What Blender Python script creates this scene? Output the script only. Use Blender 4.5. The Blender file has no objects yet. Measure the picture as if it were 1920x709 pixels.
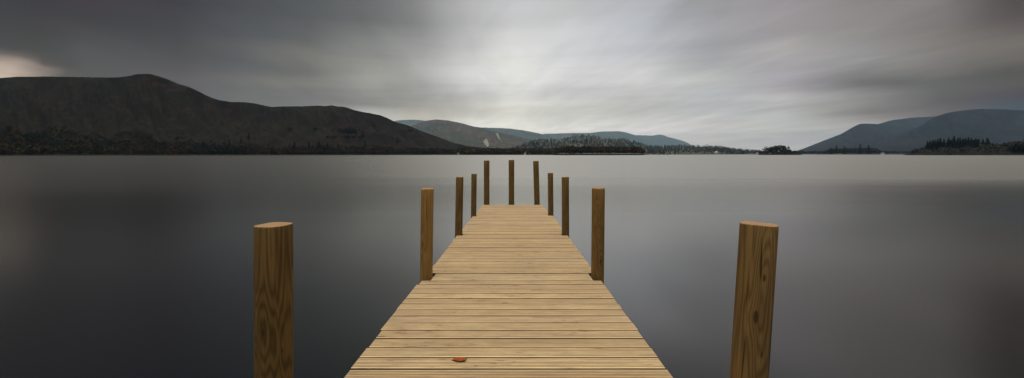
import bpy, math, random
import numpy as np
from mathutils import Vector

# ------------------------------------------------------------------ camera, light, exposure
scn = bpy.context.scene
col = scn.collection
CAMZ = 1.9
FPX, CX, HY = 853.33, 960.0, 289.0          # focal length, centre column and horizon row of the 1920 px photo
cam = bpy.data.objects.new("camera", bpy.data.cameras.new("camera"))
cam.data.lens = 16.0; cam.data.sensor_width = 36.0
cam.data.shift_y = -(354.5 - HY) / 1920.0
cam.data.clip_start = 0.05; cam.data.clip_end = 60000
cam.location = (0, 0, CAMZ); cam.rotation_euler = (math.radians(90), 0, 0)
col.objects.link(cam); scn.camera = cam

SUN_EL, SUN_AZ = math.radians(76), math.radians(200)     # high, behind and a little left, veiled by cloud
sun = bpy.data.objects.new("sun", bpy.data.lights.new("sun", 'SUN'))
sun.data.energy = 1.3; sun.data.angle = math.radians(35); sun.data.color = (1.0, 0.95, 0.87)
sd = Vector((math.sin(SUN_AZ) * math.cos(SUN_EL), math.cos(SUN_AZ) * math.cos(SUN_EL), math.sin(SUN_EL)))
sun.rotation_euler = sd.to_track_quat('Z', 'Y').to_euler()
col.objects.link(sun)

vs = scn.view_settings
vs.view_transform = 'Standard'; vs.look = 'None'; vs.exposure = 0.0; vs.gamma = 1.0
vs.use_curve_mapping = False


class NT:
    """small helper for writing node trees"""
    def __init__(s, tree): s.t = tree
    def n(s, typ, **kw):
        nd = s.t.nodes.new(typ)
        for k, v in kw.items(): setattr(nd, k, v)
        return nd
    def lk(s, a, b): s.t.links.new(a, b)
    def put(s, sock, v):
        if isinstance(v, bpy.types.NodeSocket): s.lk(v, sock)
        elif v is not None: sock.default_value = v
    def m(s, op, a, b=None, c=None, clamp=False):
        nd = s.n('ShaderNodeMath', operation=op); nd.use_clamp = clamp
        for i, v in enumerate((a, b, c)):
            if v is not None: s.put(nd.inputs[i], v)
        return nd.outputs[0]
    def v(s, op, a, b=None, sc=None):
        nd = s.n('ShaderNodeVectorMath', operation=op)
        s.put(nd.inputs[0], a)
        if b is not None: s.put(nd.inputs[1], b)
        if sc is not None: s.put(nd.inputs['Scale'], sc)
        return nd.outputs['Value'] if op in ('LENGTH', 'DISTANCE', 'DOT_PRODUCT') else nd.outputs[0]
    def xyz(s, a, b, c):
        nd = s.n('ShaderNodeCombineXYZ')
        for i, q in enumerate((a, b, c)): s.put(nd.inputs[i], q)
        return nd.outputs[0]
    def noise(s, vec, scale=1.0, detail=4.0, rough=0.5, dist=0.0):
        nd = s.n('ShaderNodeTexNoise'); s.put(nd.inputs['Vector'], vec)
        nd.inputs['Scale'].default_value = scale; nd.inputs['Detail'].default_value = detail
        nd.inputs['Roughness'].default_value = rough; nd.inputs['Distortion'].default_value = dist
        return nd.outputs['Fac']
    def mix(s, f, a, b, mode='MIX'):
        nd = s.n('ShaderNodeMix', data_type='RGBA', blend_type=mode)
        s.put(nd.inputs[0], f); s.put(nd.inputs[6], a); s.put(nd.inputs[7], b)
        return nd.outputs[2]
    def rng(s, v, a, b, c=0.0, d=1.0, smooth=True):
        nd = s.n('ShaderNodeMapRange'); nd.interpolation_type = 'SMOOTHSTEP' if smooth else 'LINEAR'
        s.put(nd.inputs[0], v)
        for i, q in enumerate((a, b, c, d)): nd.inputs[i + 1].default_value = q
        return nd.outputs[0]
    def ramp(s, f, stops, interp='LINEAR'):
        nd = s.n('ShaderNodeValToRGB'); r = nd.color_ramp; r.interpolation = interp
        s.put(nd.inputs[0], f)
        while len(r.elements) < len(stops): r.elements.new(1.0)
        for e, (p, c) in zip(r.elements, sorted(stops, key=lambda q: q[0])):
            e.position = p; e.color = (*c, 1.0)
        return nd.outputs[0]


def lin(c): return c / 12.92 if c <= 0.04045 else ((c + 0.055) / 1.055) ** 2.4
def srgb(r, g, b): return (lin(r / 255), lin(g / 255), lin(b / 255))

# ------------------------------------------------------------------ sky: cloud cover over a Nishita sky
W = bpy.data.worlds.new("World"); scn.world = W; W.use_nodes = True
W.node_tree.nodes.clear()
w = NT(W.node_tree)
HAZE = 2.9e-5; HZTOP = 1150.0; HZFAR = 27000.0; HZL = np.array([.22, .32, .39])
# cloud brightness (display RGB) by bearing: for each bearing (photo column), values going up from the horizon
def G(v, r=0, b=0): return (v + r, v, v + b)
PROF = {
 -300: {0: G(80), 92: G(80), 108: (150, 138, 128), 130: (196, 178, 164), 290: (196, 180, 166)},
 5:    {0: G(67, 1, 3), 60: G(76), 98: G(84), 108: (112, 107, 103), 118: (188, 172, 158), 135: (205, 188, 172), 290: (200, 185, 170)},
 45:   {0: G(67, 1, 3), 60: G(74), 100: G(84), 112: (96, 92, 90), 127: (112, 106, 102), 136: (182, 166, 153), 140: (205, 188, 172), 290: (195, 180, 165)},
 85:   {0: G(67, 3, 3), 60: G(74), 120: G(86), 132: (93, 91, 90), 142: (112, 108, 105), 290: (130, 125, 122)},
 140:  {0: (72, 66, 70), 60: G(76), 100: (90, 92, 94), 145: G(98), 290: G(130)},
 325:  {0: (68, 67, 72), 80: G(80, 0, 2), 110: G(88), 150: (100, 99, 103), 290: G(140)},
 455:  {0: (80, 80, 84), 60: (86, 90, 93), 90: (98, 100, 100), 110: (92, 95, 98), 150: G(113), 190: G(122), 290: G(160)},
 585:  {0: (88, 92, 93), 60: (92, 96, 96), 80: G(105), 100: (122, 121, 116), 130: (108, 110, 108), 160: (128, 128, 124), 185: G(125), 290: G(180)},
 695:  {0: (112, 116, 115), 40: G(113), 70: (135, 138, 136), 120: (140, 140, 136), 160: G(150, 0, -4), 195: G(147, 0, -4), 208: G(188, 0, -4), 290: G(205)},
 785:  {0: G(138), 35: G(130), 60: G(146), 110: (165, 165, 163), 150: G(155, 0, -3), 190: G(162, 0, -4), 210: (187, 183, 172), 290: G(210, 0, -6)},
 875:  {0: G(178), 60: G(184), 85: G(186), 110: (211, 210, 208), 150: G(212), 180: G(190, 1, -2), 205: (201, 199, 189), 230: G(215, 0, -6), 290: G(222, 0, -6)},
 965:  {0: (195, 196, 198), 50: G(205), 70: G(219), 120: (225, 225, 219), 170: G(215, 0, -3), 210: (223, 223, 213), 240: G(228, 0, -8), 290: G(230, 0, -8)},
 1065: {0: G(195), 80: (212, 213, 214), 140: G(208), 180: G(200), 200: (215, 215, 208), 240: G(211, 0, -3), 290: G(215, 0, -5)},
 1195: {0: (185, 185, 192), 60: (185, 190, 195), 110: G(195, 0, 3), 150: G(208), 170: G(196), 210: (195, 195, 190), 245: G(212), 290: G(214)},
 1325: {0: (165, 163, 165), 30: G(158, 0, 3), 80: (168, 168, 172), 110: G(166, 0, 3), 150: (188, 190, 188), 190: (180, 185, 187), 220: G(198), 260: G(192), 290: G(200)},
 1475: {0: (160, 155, 158), 60: (162, 157, 159), 95: (178, 175, 173), 140: (165, 162, 168), 160: (160, 157, 162), 185: G(188), 200: G(175), 225: (180, 185, 185), 250: (185, 188, 185), 270: G(190), 290: G(195)},
 1625: {0: (142, 138, 137), 60: (147, 143, 142), 110: G(150), 150: G(110), 180: G(150), 215: G(128), 240: G(180), 290: G(185)},
 1765: {0: (130, 126, 125), 30: (126, 123, 122), 80: (130, 126, 122), 110: G(125, 2, -2), 140: G(112), 155: (95, 97, 100), 175: G(115), 195: (95, 95, 97), 210: G(113, 2, 5), 290: G(120)},
 1885: {0: (85, 78, 78), 40: (97, 90, 88), 70: (116, 111, 107), 100: G(110, 2, -4), 130: G(90), 160: G(98), 195: (85, 83, 85), 290: G(90)},
 2200: {0: (108, 105, 103), 80: (108, 104, 101), 160: G(88), 290: G(85)}}
PX_ = sorted(PROF)
def sky_photo(px, py):
    rows = []
    for q in PX_:
        ys = sorted(PROF[q]); rows.append([np.interp(py, ys, [PROF[q][y][c] for y in ys]) for c in range(3)])
    rgb = [np.interp(px, PX_, [r[c] for r in rows]) for c in range(3)]
    return np.array(srgb(*rgb))
def unhaze(c, e):
    d = min(HZFAR, (HZTOP - CAMZ) / max(math.sin(math.radians(e)), 1e-4)); T = math.exp(-HAZE * d)
    return tuple(np.clip((np.array(c) - (1 - T) * HZL) / T, .0005, 2))
tc = w.n('ShaderNodeTexCoord').outputs['Generated']
dirn = w.v('NORMALIZE', tc)
sp = w.n('ShaderNodeSeparateXYZ'); w.lk(dirn, sp.inputs[0])
dx, dy, dz = sp.outputs
dzp = w.m('MAXIMUM', dz, 0.0)
# cloud-deck coordinates: position on a layer overhead, streaks dragged along the wind
inv = w.m('DIVIDE', 1.0, w.m('ADD', dzp, 0.055))
a0 = math.radians(-8)
cu = w.m('MULTIPLY', w.m('SUBTRACT', w.m('MULTIPLY', dx, math.cos(a0)), w.m('MULTIPLY', dy, math.sin(a0))), inv)
cv = w.m('MULTIPLY', w.m('ADD', w.m('MULTIPLY', dx, math.sin(a0)), w.m('MULTIPLY', dy, math.cos(a0))), inv)
st1 = w.noise(w.xyz(w.m('MULTIPLY', cu, 0.85), w.m('MULTIPLY', cv, 0.16), 3.1), 1.0, 5, 0.55, 0.3)
st2 = w.noise(w.xyz(w.m('MULTIPLY', cu, 2.4), w.m('MULTIPLY', cv, 0.55), 7.7), 1.0, 5, 0.5, 0.9)
st3 = w.noise(w.xyz(w.m('MULTIPLY', cu, 0.35), w.m('MULTIPLY', cv, 0.35), 1.3), 1.0, 3, 0.5, 0.0)
wob = w.m('SUBTRACT', st1, 0.5)
az = w.m('ADD', w.m('ARCTAN2', dx, dy), w.m('MULTIPLY', wob, 0.05))
el = w.m('ADD', w.m('ARCSINE', dzp), w.m('MULTIPLY', w.m('MULTIPLY', wob, dzp), 0.22))
azf = w.m('ADD', w.m('DIVIDE', az, 2 * math.pi), 0.5)
ELS = [0.0, 1.5, 3.0, 4.0, 5.0, 6.0, 7.0, 7.5, 8.0, 8.5, 9.0, 9.5, 10.0, 11.5, 13.0, 15.5, 18.7]
PXC = [-160, 5, 45, 85, 140, 230, 325, 455, 585, 695, 785, 830, 875, 965, 1065, 1195, 1325, 1400, 1475, 1550, 1625, 1695, 1765, 1885, 2100]
cols = []
for e in ELS:
    stops = []
    for px in PXC:
        a = math.atan((px - CX) / FPX)
        py = HY - FPX * math.tan(math.radians(e)) / math.cos(a)
        stops.append((a / (2 * math.pi) + 0.5, unhaze(sky_photo(px, max(0, py)), e)))
    stops += [(0.0, srgb(110, 110, 112)), (0.25, srgb(95, 94, 95)), (0.76, srgb(100, 98, 98)), (1.0, srgb(110, 110, 112))]
    cols.append((e, w.ramp(azf, stops, 'LINEAR')))
def upper(e, l, c, r, back):
    st = [(0.0, back), (0.3, l), (0.38, l), (0.5, c), (0.62, r), (0.72, r), (1.0, back)]
    cols.append((e, w.ramp(azf, [(p, srgb(q, q, q * 1.01)) for p, q in st], 'EASE')))
upper(27, 20, 62, 116, 110)
upper(40, 36, 80, 120, 150)
acc = cols[0][1]
for (e0, _), (e1, c1) in zip(cols, cols[1:]):
    acc = w.mix(w.rng(el, math.radians(e0), math.radians(e1), smooth=False), acc, c1)
acc = w.mix(w.rng(el, math.radians(48), math.radians(64)), acc, (2.7, 2.55, 2.28, 1))
# streaks and soft billows multiply the cover
k = w.m('ADD', 1.0, w.m('MULTIPLY', wob, 0.44))
k = w.m('MULTIPLY', k, w.m('ADD', 1.0, w.m('MULTIPLY', w.m('SUBTRACT', st2, 0.5), 0.42)))
k = w.m('MULTIPLY', k, w.m('ADD', 1.0, w.m('MULTIPLY', w.m('SUBTRACT', st3, 0.5), 0.15)))
lay = w.noise(w.xyz(w.m('MULTIPLY', az, 1.5), w.m('MULTIPLY', w.m('ADD', dzp, w.m('MULTIPLY', az, -0.015)), 26.0), 4.4), 1.0, 4, 0.55, 0.25)
k = w.m('MULTIPLY', k, w.m('ADD', 1.0, w.m('MULTIPLY', w.m('MULTIPLY', w.m('SUBTRACT', lay, 0.5), 0.80), w.rng(dzp, 0.10, 0.30, 1.0, 0.25))))
cloud = w.v('SCALE', acc, sc=k)
skyt = w.n('ShaderNodeTexSky', sky_type='NISHITA'); skyt.sun_disc = False
skyt.sun_elevation = SUN_EL; skyt.sun_rotation = SUN_AZ
bg1 = w.n('ShaderNodeBackground'); w.lk(skyt.outputs[0], bg1.inputs[0]); bg1.inputs[1].default_value = 0.06
bg2 = w.n('ShaderNodeBackground'); w.lk(cloud, bg2.inputs[0]); bg2.inputs[1].default_value = 1.0
ms = w.n('ShaderNodeMixShader'); ms.inputs[0].default_value = 0.96
w.lk(bg1.outputs[0], ms.inputs[1]); w.lk(bg2.outputs[0], ms.inputs[2])
wo = w.n('ShaderNodeOutputWorld'); w.lk(ms.outputs[0], wo.inputs[0])

# ------------------------------------------------------------------ helpers
rs = np.random.RandomState(7)
def sx(px, Y): return (px - CX) / FPX * Y
def sz(py, Y): return CAMZ + (HY - py) / FPX * Y

def tag(o, label=None, cat=None, group=None, kind=None):
    if label: o['label'] = label
    if cat: o['category'] = cat
    if group: o['group'] = group
    if kind: o['kind'] = kind
    return o
def mesh_from(name, V, F, mat=None, smooth=False, attrs=None):
    me = bpy.data.meshes.new(name)
    V = np.asarray(V, float)
    if isinstance(F, np.ndarray):
        nf, k_ = F.shape
        me.vertices.add(len(V)); me.vertices.foreach_set('co', V.ravel())
        me.loops.add(nf * k_); me.loops.foreach_set('vertex_index', F.ravel().astype(np.int32))
        me.polygons.add(nf); me.polygons.foreach_set('loop_start', np.arange(0, nf * k_, k_, dtype=np.int32))
        me.update(calc_edges=True)
    else:
        me.from_pydata([tuple(q) for q in V], [], F); me.update()
    if smooth: me.polygons.foreach_set('use_smooth', [True] * len(me.polygons))
    if mat: me.materials.append(mat)
    for an, (dom, typ, data) in (attrs or {}).items():
        at = me.attributes.new(an, typ, dom)
        at.data.foreach_set('color' if 'COLOR' in typ else 'value', np.asarray(data, np.float32).ravel())
    return me
def link(name, me, parent=None, loc=(0, 0, 0)):
    o = bpy.data.objects.new(name, me); o.location = loc
    col.objects.link(o)
    if parent: o.parent = parent
    return o
def empty(name, loc=(0, 0, 0)):
    o = bpy.data.objects.new(name, None); o.location = loc; o.empty_display_size = 0.2
    col.objects.link(o); return o
def grid_faces(ny, nx):
    i = np.arange((ny - 1) * (nx - 1)); r, c = i // (nx - 1), i % (nx - 1)
    a = r * nx + c
    return np.stack([a, a + 1, a + nx + 1, a + nx], 1)

_perm = rs.rand(256, 256)
def vnoise(x, y):
    xi, yi = np.floor(x).astype(int), np.floor(y).astype(int)
    fx, fy = x - xi, y - yi
    fx, fy = fx * fx * (3 - 2 * fx), fy * fy * (3 - 2 * fy)
    g = lambda a, b: _perm[a % 256, b % 256]
    return (g(xi, yi) * (1 - fx) + g(xi + 1, yi) * fx) * (1 - fy) + (g(xi, yi + 1) * (1 - fx) + g(xi + 1, yi + 1) * fx) * fy
def fbm(x, y, o=5):
    s_, a_, t_ = 0, 1, 0
    for i in range(o):
        s_ = s_ + a_ * vnoise(x * 2 ** i + 17 * i, y * 2 ** i + 5 * i); t_ += a_; a_ *= 0.5
    return s_ / t_ - 0.5

def material(name):
    m_ = bpy.data.materials.new(name); m_.use_nodes = True
    nt = NT(m_.node_tree); b = m_.node_tree.nodes['Principled BSDF']
    return m_, nt, b

# ------------------------------------------------------------------ materials
def mat_water():
    m_, t, b = material('lake_water')
    p = t.n('ShaderNodeTexCoord').outputs['Object']
    b.inputs['Base Color'].default_value = (0.0015, 0.002, 0.0025, 1)
    b.inputs['Specular Tint'].default_value = (1.0, .985, .925, 1)
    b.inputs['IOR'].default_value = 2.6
    n1 = t.noise(t.v('MULTIPLY', p, (0.02, 0.16, 1)), 1, 4, .6, .4)
    n2 = t.noise(t.v('MULTIPLY', p, (0.0011, 0.006, 1)), 1, 3, .5)
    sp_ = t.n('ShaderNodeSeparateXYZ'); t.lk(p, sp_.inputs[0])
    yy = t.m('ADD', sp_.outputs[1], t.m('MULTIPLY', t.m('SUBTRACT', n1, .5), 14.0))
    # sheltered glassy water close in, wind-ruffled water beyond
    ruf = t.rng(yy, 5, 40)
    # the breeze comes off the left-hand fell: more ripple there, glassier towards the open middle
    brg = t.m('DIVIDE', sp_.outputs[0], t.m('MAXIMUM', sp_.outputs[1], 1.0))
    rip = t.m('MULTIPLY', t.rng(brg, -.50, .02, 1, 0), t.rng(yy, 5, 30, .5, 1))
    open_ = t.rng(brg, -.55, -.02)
    # silvery sheen put in by raising reflectivity with distance, most towards the open middle
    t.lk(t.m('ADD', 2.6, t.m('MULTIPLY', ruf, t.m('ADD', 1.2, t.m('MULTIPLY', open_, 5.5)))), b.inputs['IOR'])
    r = t.m('ADD', .11, t.m('ADD', t.m('MULTIPLY', ruf, t.m('ADD', .0, t.m('MULTIPLY', open_, .18))), t.m('MULTIPLY', rip, .13)))
    r = t.m('ADD', r, t.m('MULTIPLY', t.m('SUBTRACT', n2, .5), .06))
    r = t.m('ADD', r, t.m('MULTIPLY', t.m('SUBTRACT', n1, .5), .03))
    t.lk(r, b.inputs['Roughness'])
    return m_
def mat_hill(name, cols_, sc=1.0, scree=0.0):
    m_, t, b = material(name)
    p = t.n('ShaderNodeTexCoord').outputs['Object']
    q = t.v('MULTIPLY', p, (0.006 * sc, 0.003 * sc, 0.014 * sc))
    a = t.noise(q, 1, 7, .62, .8)
    c = t.noise(t.v('ADD', t.v('MULTIPLY', p, (0.0022 * sc, 0.001 * sc, 0.006 * sc)), (5, 3, 1)), 1, 5, .6, .5)
    d = t.noise(t.v('MULTIPLY', p, (0.05 * sc, 0.02 * sc, 0.07 * sc)), 1, 4, .7)
    k1 = t.mix(t.rng(a, .40, .60), (*cols_[0], 1), (*cols_[1], 1))
    k2 = t.mix(t.rng(c, .42, .62), k1, (*cols_[2], 1))
    dk = t.v('SCALE', k2, sc=t.rng(d, .32, .68, .40, 1.65, False))
    # crag streaks and gully shade painted into the colour, running down the slope
    gl = t.noise(t.v('MULTIPLY', t.v('ADD', p, (0, 0, 40)), (0.030 * sc, 0.004 * sc, 0.007 * sc)), 1, 5, .6, 1.2)
    dk = t.v('SCALE', dk, sc=t.rng(gl, .42, .58, .62, 1.22))
    b.inputs['Roughness'].default_value = 1.0; b.inputs['Specular IOR Level'].default_value = 0.1
    if scree:
        e = t.noise(t.v('ADD', t.v('MULTIPLY', p, (0.012 * sc, 0.004 * sc, 0.005 * sc)), (9, 9, 9)), 1, 6, .65, 1.0)
        dk = t.mix(t.rng(e, .60, .72, 0, scree), dk, (.16, .15, .11, 1))
    t.lk(dk, b.inputs['Base Color'])
    return m_
def mat_plain(name, c, var=.4, sc=1.0, rough=.9):
    m_, t, b = material(name)
    p = t.n('ShaderNodeTexCoord').outputs['Object']
    n_ = t.noise(p, sc, 5, .6)
    t.lk(t.v('SCALE', (*c,), sc=t.rng(n_, .3, .7, 1 - var, 1 + var, False)), b.inputs['Base Color'])
    b.inputs['Roughness'].default_value = rough; b.inputs['Specular IOR Level'].default_value = .2
    return m_
def mat_leaves(name):
    m_, t, b = material(name)
    at = t.n('ShaderNodeAttribute', attribute_name='tint')
    t.lk(at.outputs['Color'], b.inputs['Base Color'])
    b.inputs['Roughness'].default_value = .95; b.inputs['Specular IOR Level'].default_value = .1
    return m_

def mat_deck():
    m_, t, b = material('decking_timber')
    p = t.n('ShaderNodeTexCoord').outputs['Object']
    at = t.n('ShaderNodeAttribute', attribute_name='plank').outputs['Fac']
    wn = t.n('ShaderNodeTexWhiteNoise', noise_dimensions='1D'); t.put(wn.inputs['W'], t.m('MULTIPLY', at, 13.37))
    rv = wn.outputs['Value']
    wn2 = t.n('ShaderNodeTexWhiteNoise', noise_dimensions='1D'); t.put(wn2.inputs['W'], t.m('ADD', t.m('MULTIPLY', at, 3.7), 41.3))
    rv2 = wn2.outputs['Value']
    base = t.ramp(rv, [(0, (.56, .40, .21)), (.25, (.67, .50, .27)), (.45, (.50, .355, .185)), (.6, (.62, .46, .24)), (.8, (.57, .40, .24)), (1, (.69, .53, .31))])
    sh = t.xyz(t.m('MULTIPLY', rv, 50.0), 0, t.m('MULTIPLY', rv2, 50.0))
    pp = t.v('ADD', p, sh)
    g1 = t.noise(t.v('MULTIPLY', pp, (1.6, 45, 1)), 1, 6, .65, .6)        # grain along the plank
    g2 = t.noise(t.v('MULTIPLY', pp, (6, 150, 1)), 1, 4, .7, .2)
    st = t.noise(t.v('MULTIPLY', p, (1.1, 1.5, 1)), 1, 5, .6, .5)         # large weathering
    st2 = t.noise(t.v('MULTIPLY', pp, (3.5, 9, 1)), 1, 6, .65, .5)
    c = t.v('SCALE', base, sc=t.rng(g1, .3, .7, .80, 1.16, False))
    c = t.v('SCALE', c, sc=t.rng(g2, .32, .68, .76, 1.20, False))
    c = t.mix(t.rng(st, .45, .72, 0, .38), c, (.34, .27, .18, 1))
    c = t.mix(t.rng(st2, .55, .75, 0, .42), c, (.33, .235, .135, 1))
    # reddish heartwood streaks
    c = t.mix(t.rng(t.noise(t.v('MULTIPLY', t.v('ADD', pp, (7, 3, 0)), (.8, 30, 1)), 1, 3, .5), .54, .7, 0, .45), c, (.46, .27, .15, 1))
    # knots: rounded dark spots with rings, and hairline splits
    vo = t.n('ShaderNodeTexVoronoi'); vo.inputs['Scale'].default_value = 1.0; vo.inputs['Randomness'].default_value = 1.0
    t.lk(t.v('MULTIPLY', t.v('ADD', pp, t.v('SCALE', t.n('ShaderNodeTexNoise').outputs['Color'], sc=.02)), (2.6, 6.5, .01)), vo.inputs['Vector'])
    kd = vo.outputs['Distance']
    c = t.mix(t.rng(kd, .045, .11, .85, 0), c, (.13, .075, .035, 1))
    c = t.mix(t.rng(kd, .10, .22, .28, 0), c, (.36, .22, .10, 1))
    cr = t.noise(t.v('MULTIPLY', t.v('ADD', pp, (3, 11, 5)), (4.5, 70, 1)), 1, 3, .5, 1.5)
    crm = t.m('MULTIPLY', t.rng(cr, .61, .66, 0, 1), t.rng(t.noise(pp, 1.9, 2, .5), .46, .56))
    c = t.mix(t.m('MULTIPLY', crm, .75), c, (.10, .06, .03, 1))
    gr = t.n('ShaderNodeAttribute', attribute_name='grime_and_dark').outputs['Fac']   # groove dirt, and gap sides coloured dark so the joints read
    c = t.mix(t.m('MULTIPLY', t.m('MINIMUM', gr, 1.0), t.rng(st2, .3, .7, .95, .6)), c, (.13, .072, .030, 1))
    c = t.mix(t.rng(gr, 1.2, 1.8, 0, .92), c, (.022, .012, .005, 1))
    t.lk(c, b.inputs['Base Color'])
    b.inputs['Roughness'].default_value = .72; b.inputs['Specular IOR Level'].default_value = .3
    bp = t.n('ShaderNodeBump'); bp.inputs['Strength'].default_value = .35; bp.inputs['Distance'].default_value = .002
    t.lk(t.m('ADD', g1, t.m('MULTIPLY', g2, .6)), bp.inputs['Height']); t.lk(bp.outputs[0], b.inputs['Normal'])
    return m_

def mat_post(name, light, dark, knots, bands=5.0, seed=0.0, contrast=.9):
    """turned pine: growth rings meet the surface as long loops, swirling round the knots"""
    m_, t, b = material(name)
    p = t.n('ShaderNodeTexCoord').outputs['Object']
    q = t.v('ADD', t.v('MULTIPLY', p, (16, 16, .7)), (seed, seed * 1.7, seed * .3))
    f = t.noise(q, 1, 2, .45, .3)
    f = t.m('ADD', f, t.m('MULTIPLY', t.noise(t.v('MULTIPLY', p, (26, 26, 2.5)), 1, 2, .5), .06))
    dark_k = None
    for (kx, ky, kz, wd, amp, rad) in knots:
        d = t.v('LENGTH', t.v('MULTIPLY', t.v('SUBTRACT', p, (kx, ky, kz)), (1, 1, .38)))
        g = t.m('EXPONENT', t.m('MULTIPLY', t.m('POWER', t.m('DIVIDE', d, wd), 2.0), -1.0))
        f = t.m('ADD', f, t.m('MULTIPLY', g, amp))
        kk = t.rng(d, rad * .5, rad, 1, 0)
        dark_k = kk if dark_k is None else t.m('MAXIMUM', dark_k, kk)
    s_ = t.m('SINE', t.m('MULTIPLY', f, 2 * math.pi * bands))
    s_ = t.m('ADD', t.m('MULTIPLY', s_, .5), .5)
    s_ = t.m('POWER', s_, 1.4)
    fine = t.noise(t.v('MULTIPLY', p, (160, 160, 6)), 1, 4, .6)
    big = t.noise(t.v('MULTIPLY', p, (5, 5, 1.6)), 1, 4, .6)
    c = t.mix(t.m('MULTIPLY', s_, contrast), (*light, 1), (*dark, 1))
    c = t.v('SCALE', c, sc=t.rng(fine, .3, .7, .82, 1.18, False))
    c = t.v('SCALE', c, sc=t.rng(big, .3, .7, .72, 1.25, False))
    # drying checks
    ck = t.noise(t.v('MULTIPLY', t.v('ADD', p, (seed, 0, 0)), (55, 55, 1.7)), 1, 2, .5, .3)
    c = t.mix(t.rng(ck, .665, .70, 0, .75), c, (.02, .012, .006, 1))
    if dark_k is not None: c = t.mix(t.m('MULTIPLY', dark_k, .8), c, (.035, .02, .01, 1))
    # sawn end grain on upward faces
    ge = t.n('ShaderNodeNewGeometry').outputs['Normal']
    sp_ = t.n('ShaderNodeSeparateXYZ'); t.lk(ge, sp_.inputs[0])
    px_ = t.n('ShaderNodeSeparateXYZ'); t.lk(p, px_.inputs[0])
    rr = t.m('SQRT', t.m('ADD', t.m('POWER', t.m('ADD', px_.outputs[0], .012), 2.0), t.m('POWER', px_.outputs[1], 2.0)))
    rr = t.m('ADD', rr, t.m('MULTIPLY', t.noise(p, 14, 2, .5), .012))
    ring = t.m('ADD', t.m('MULTIPLY', t.m('SINE', t.m('MULTIPLY', rr, 900.0)), .5), .5)
    endc = t.mix(ring, (.40, .27, .15, 1), (.22, .12, .06, 1))
    endc = t.mix(t.rng(t.noise(p, 35, 4, .6), .4, .65), endc, (.30, .17, .09, 1))
    c = t.mix(t.rng(sp_.outputs[2], .5, .8), c, endc)
    t.lk(c, b.inputs['Base Color'])
    b.inputs['Roughness'].default_value = .75; b.inputs['Specular IOR Level'].default_value = .12
    bp = t.n('ShaderNodeBump'); bp.inputs['Strength'].default_value = .4; bp.inputs['Distance'].default_value = .003
    t.lk(t.m('ADD', fine, t.m('MULTIPLY', s_, -.5)), bp.inputs['Height']); t.lk(bp.outputs[0], b.inputs['Normal'])
    return m_

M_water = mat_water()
M_fell = mat_hill('fell_heather', [(.0050, .0024, .0024), (.0130, .0064, .0042), (.0072, .0062, .0034)], 1.3, .10)
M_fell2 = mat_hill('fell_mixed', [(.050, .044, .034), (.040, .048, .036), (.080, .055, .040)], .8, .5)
M_dark = mat_hill('fell_slate', [(.012, .014, .020), (.020, .020, .025), (.009, .012, .017)], 1.2)
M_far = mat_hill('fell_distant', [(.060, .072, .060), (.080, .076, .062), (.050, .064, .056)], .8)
M_head = mat_hill('headland_scrub', [(.008, .007, .006), (.014, .010, .008), (.007, .008, .006)], 6.0)
M_ground = mat_plain('shore_meadow', (.010, .009, .007), .5, .01)
M_beach = mat_plain('shore_shingle', (.16, .15, .13), .5, 12)
M_leaf = mat_leaves('foliage'); M_trunk = mat_plain('bark', (.06, .045, .035), .3, 1.0)
M_scree = mat_plain('pale_scree', (.20, .20, .155), .45, .02)
M_grass = mat_plain('bright_grass', (.08, .10, .03), .3, .1)

# ------------------------------------------------------------------ land
def shore(px):      # distance to the waterline, by bearing
    return np.interp(px, [-1500, -300, 0, 480, 900, 1035, 1045, 1205, 1215, 1420, 1500, 1545, 1690, 1702, 1712, 1930, 2600, 3600],
                     [300, 340, 420, 640, 1000, 1000, 800, 820, 1450, 2100, 2100, 1650, 1650, 1400, 700, 640, 560, 400])
pxs = np.concatenate([np.linspace(-1500, -50, 40), np.linspace(-40, 1960, 700), np.linspace(1990, 3600, 40)])
rings = [-6, 0, 3, 10, 40, 200, 700, 2000, 6000, 24000]
hts = [-1.2, -.05, .5, 1.1, 1.8, 2.2, 2.2, 2.2, 2.2, 2.2]
F0 = shore(pxs) + fbm(pxs / 9.0, pxs * 0 + 3.3, 4) * 18
V = np.array([[sx(p, f + r), f + r, h_] for r, h_ in zip(rings, hts) for p, f in zip(pxs, F0)])
tag(link('ground', mesh_from('ground', V, grid_faces(len(rings), len(pxs)), M_ground, True)), kind='structure')
V = np.array([[x, y, z + .05 * math.sin(x * 1.7 + y)] for y, z in ((-2.5, -.6), (-4, .02), (-7, .5), (-14, 1.1), (-60, 2.5)) for x in np.linspace(-60, 60, 40)])
tag(link('beach', mesh_from('beach', V, grid_faces(5, 40), M_beach, True)), kind='structure')
V = [(-33000, -40, 0), (33000, -40, 0), (33000, 26500, 0), (-33000, 26500, 0)]
tag(link('water', mesh_from('water', V, [(0, 1, 2, 3)], M_water)), kind='structure')


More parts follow.
